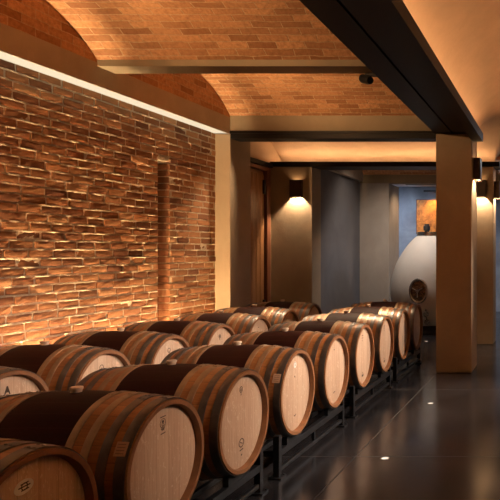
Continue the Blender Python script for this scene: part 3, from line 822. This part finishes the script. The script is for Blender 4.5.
for (a, z) in ((-3, .40), (-3, .24)):
    r = .75 if z > .3 else .65
    bm = bm_new(); m = RZ(-math.radians(a)) @ T(0, -r + .04, z) @ RX(PI / 2)
    cyl(bm, .03, .03, .14, m, 16); cyl(bm, .055, .055, .025, m @ T(0, 0, .07), 20); cyl(bm, .04, .04, .04, m @ T(0, 0, .13), 16)
    n = len(bm.verts); box(bm, -.012, .012, 0, .10, .10, .115); bm.verts.ensure_lookup_table(); xform(bm, n, m)
    obj('tap', bm, 'steel', tk)

gl = thing('ceiling_spotlight', 'added unseen downlight under the brick vault before the taupe column', 'spotlight', (-3.55, 12.5, 3.66))  # lamp added to brighten the taupe column and passage
bm = bm_new(); ring(bm, [(.05, -.04), (.042, -.04), (.042, .01), (.001, .01), (.001, .06), (.05, .06)], 24); obj('lamp_body', bm, 'black', gl, smooth=True)
light('beam', 'SPOT', (0, 0, -.06), 24, (1, .80, .62), gl, (math.radians(10), 0, 0), spot_size=math.radians(130), spot_blend=.8, shadow_soft_size=.05)
gl = thing('ceiling_spotlight', 'added hidden spotlight on the white far ceiling beside the taupe column', 'spotlight', (-2.75, 14.35, 3.33))  # lamp added behind the near column to warm the taupe column's side
bm = bm_new(); ring(bm, [(.045, -.06), (.038, -.06), (.038, -.01), (.001, -.01), (.001, .06), (.045, .06)], 24); obj('lamp_body', bm, 'black', gl, smooth=True)
l = light('beam', 'SPOT', (0, 0, -.08), 45, (1, .70, .45), gl, spot_size=math.radians(80), spot_blend=.9, shadow_soft_size=.05); aim(l, (-3.64, 14.2, 2.0), (-2.75, 14.35, 3.25))
# picture on the blue wall
pt = thing('wall_picture', 'copper orange abstract picture hanging on the blue wall above the tank', 'picture', (-3.25, 16.99, 2.58))
bm = bm_new(); box(bm, -.50, .50, -.035, 0, -.45, .45); obj('canvas', bm, 'copper', pt)
bm = bm_new()
for b in ((-.515, -.50, -.045, .005, -.465, .465), (.50, .515, -.045, .005, -.465, .465), (-.515, .515, -.045, .005, .45, .465), (-.515, .515, -.045, .005, -.465, -.45)): box(bm, *b)
obj('frame', bm, 'wooddark', pt)
pl = thing('added_picture_light', 'added small black picture light above the copper picture', 'wall lamp', (-3.25, 17.0, 3.25))  # lamp added to brighten the picture
bm = bm_new(); box(bm, -.02, .02, -.30, 0, -.02, .0); box(bm, -.25, .25, -.36, -.30, -.03, .02); obj('arm', bm, 'black', pl)
light('beam', 'SPOT', (0, -.33, -.05), 28, WARM, pl, (math.radians(18), 0, 0), spot_size=math.radians(110), spot_blend=.8, shadow_soft_size=.05)
# black track; unseen cold lamps added for the bluish light at the far end
tr = thing('track_light', 'long black light track below the white far ceiling', 'ceiling lamp', (-2.6, 15.3, 3.30))
bm = bm_new(); box(bm, -1.05, 1.05, -.05, .05, -.035, .035); obj('track', bm, 'black', tr)
for x in (-.8, .8):
    bm = bm_new(); cyl(bm, .008, .008, .06, T(x, 0, .033), 8); obj('hanger', bm, 'black', tr)
lp = thing('added_ceiling_lamp', 'added unseen cool white ceiling lamp of the far room', 'ceiling lamp', (-4.2, 15.4, 3.39))
bm = bm_new(); box(bm, -.30, .30, -.30, .30, -.03, 0); obj('tray', bm, 'white', lp)
bm = bm_new(); box(bm, -.27, .27, -.27, .27, -.036, -.029); obj('diffuser', bm, 'coldfill', lp)
lp = thing('added_ceiling_lamp', 'added unseen cool white ceiling lamp of the aisle end', 'ceiling lamp', (.54, 14.0, 3.93))
bm = bm_new(); box(bm, -.30, .30, -.30, .30, -.03, .02); obj('tray', bm, 'white', lp)
bm = bm_new(); box(bm, -.27, .27, -.27, .27, -.036, -.029); obj('diffuser', bm, 'coldfill', lp)
gl = thing('ceiling_spotlight', 'added unseen downlight under the brick vault before the clay tank', 'spotlight', (-2.9, 11.75, 3.50))  # lamp added to light the clay tank
bm = bm_new(); ring(bm, [(.05, 0), (.042, 0), (.042, .05), (.001, .05), (.001, .12), (.05, .12)], 24); obj('lamp_body', bm, 'black', gl, smooth=True)
light('beam', 'SPOT', (0, 0, -.02), 120, (1, .87, .76), gl, (math.radians(22), 0, 0), spot_size=math.radians(120), spot_blend=.8, shadow_soft_size=.05)

# ------------------------------------------------------------------ world, camera, view
w = bpy.data.worlds.new('world'); S.world = w; w.use_nodes = True
w.node_tree.nodes['Background'].inputs[0].default_value = (.010, .009, .010, 1)
cam = bpy.data.cameras.new('camera'); co = bpy.data.objects.new('camera', cam); C.objects.link(co); S.camera = co
co.location = (0, 0, CAMZ); co.rotation_euler = (PI / 2, 0, 0)
cam.sensor_width = 36; cam.lens = 45; cam.shift_x = -.61; cam.shift_y = .004; cam.clip_start = .05
S.view_settings.view_transform = 'Standard'; S.view_settings.look = 'None'; S.view_settings.gamma = 1
S.view_settings.use_curve_mapping = False; S.view_settings.exposure = .8
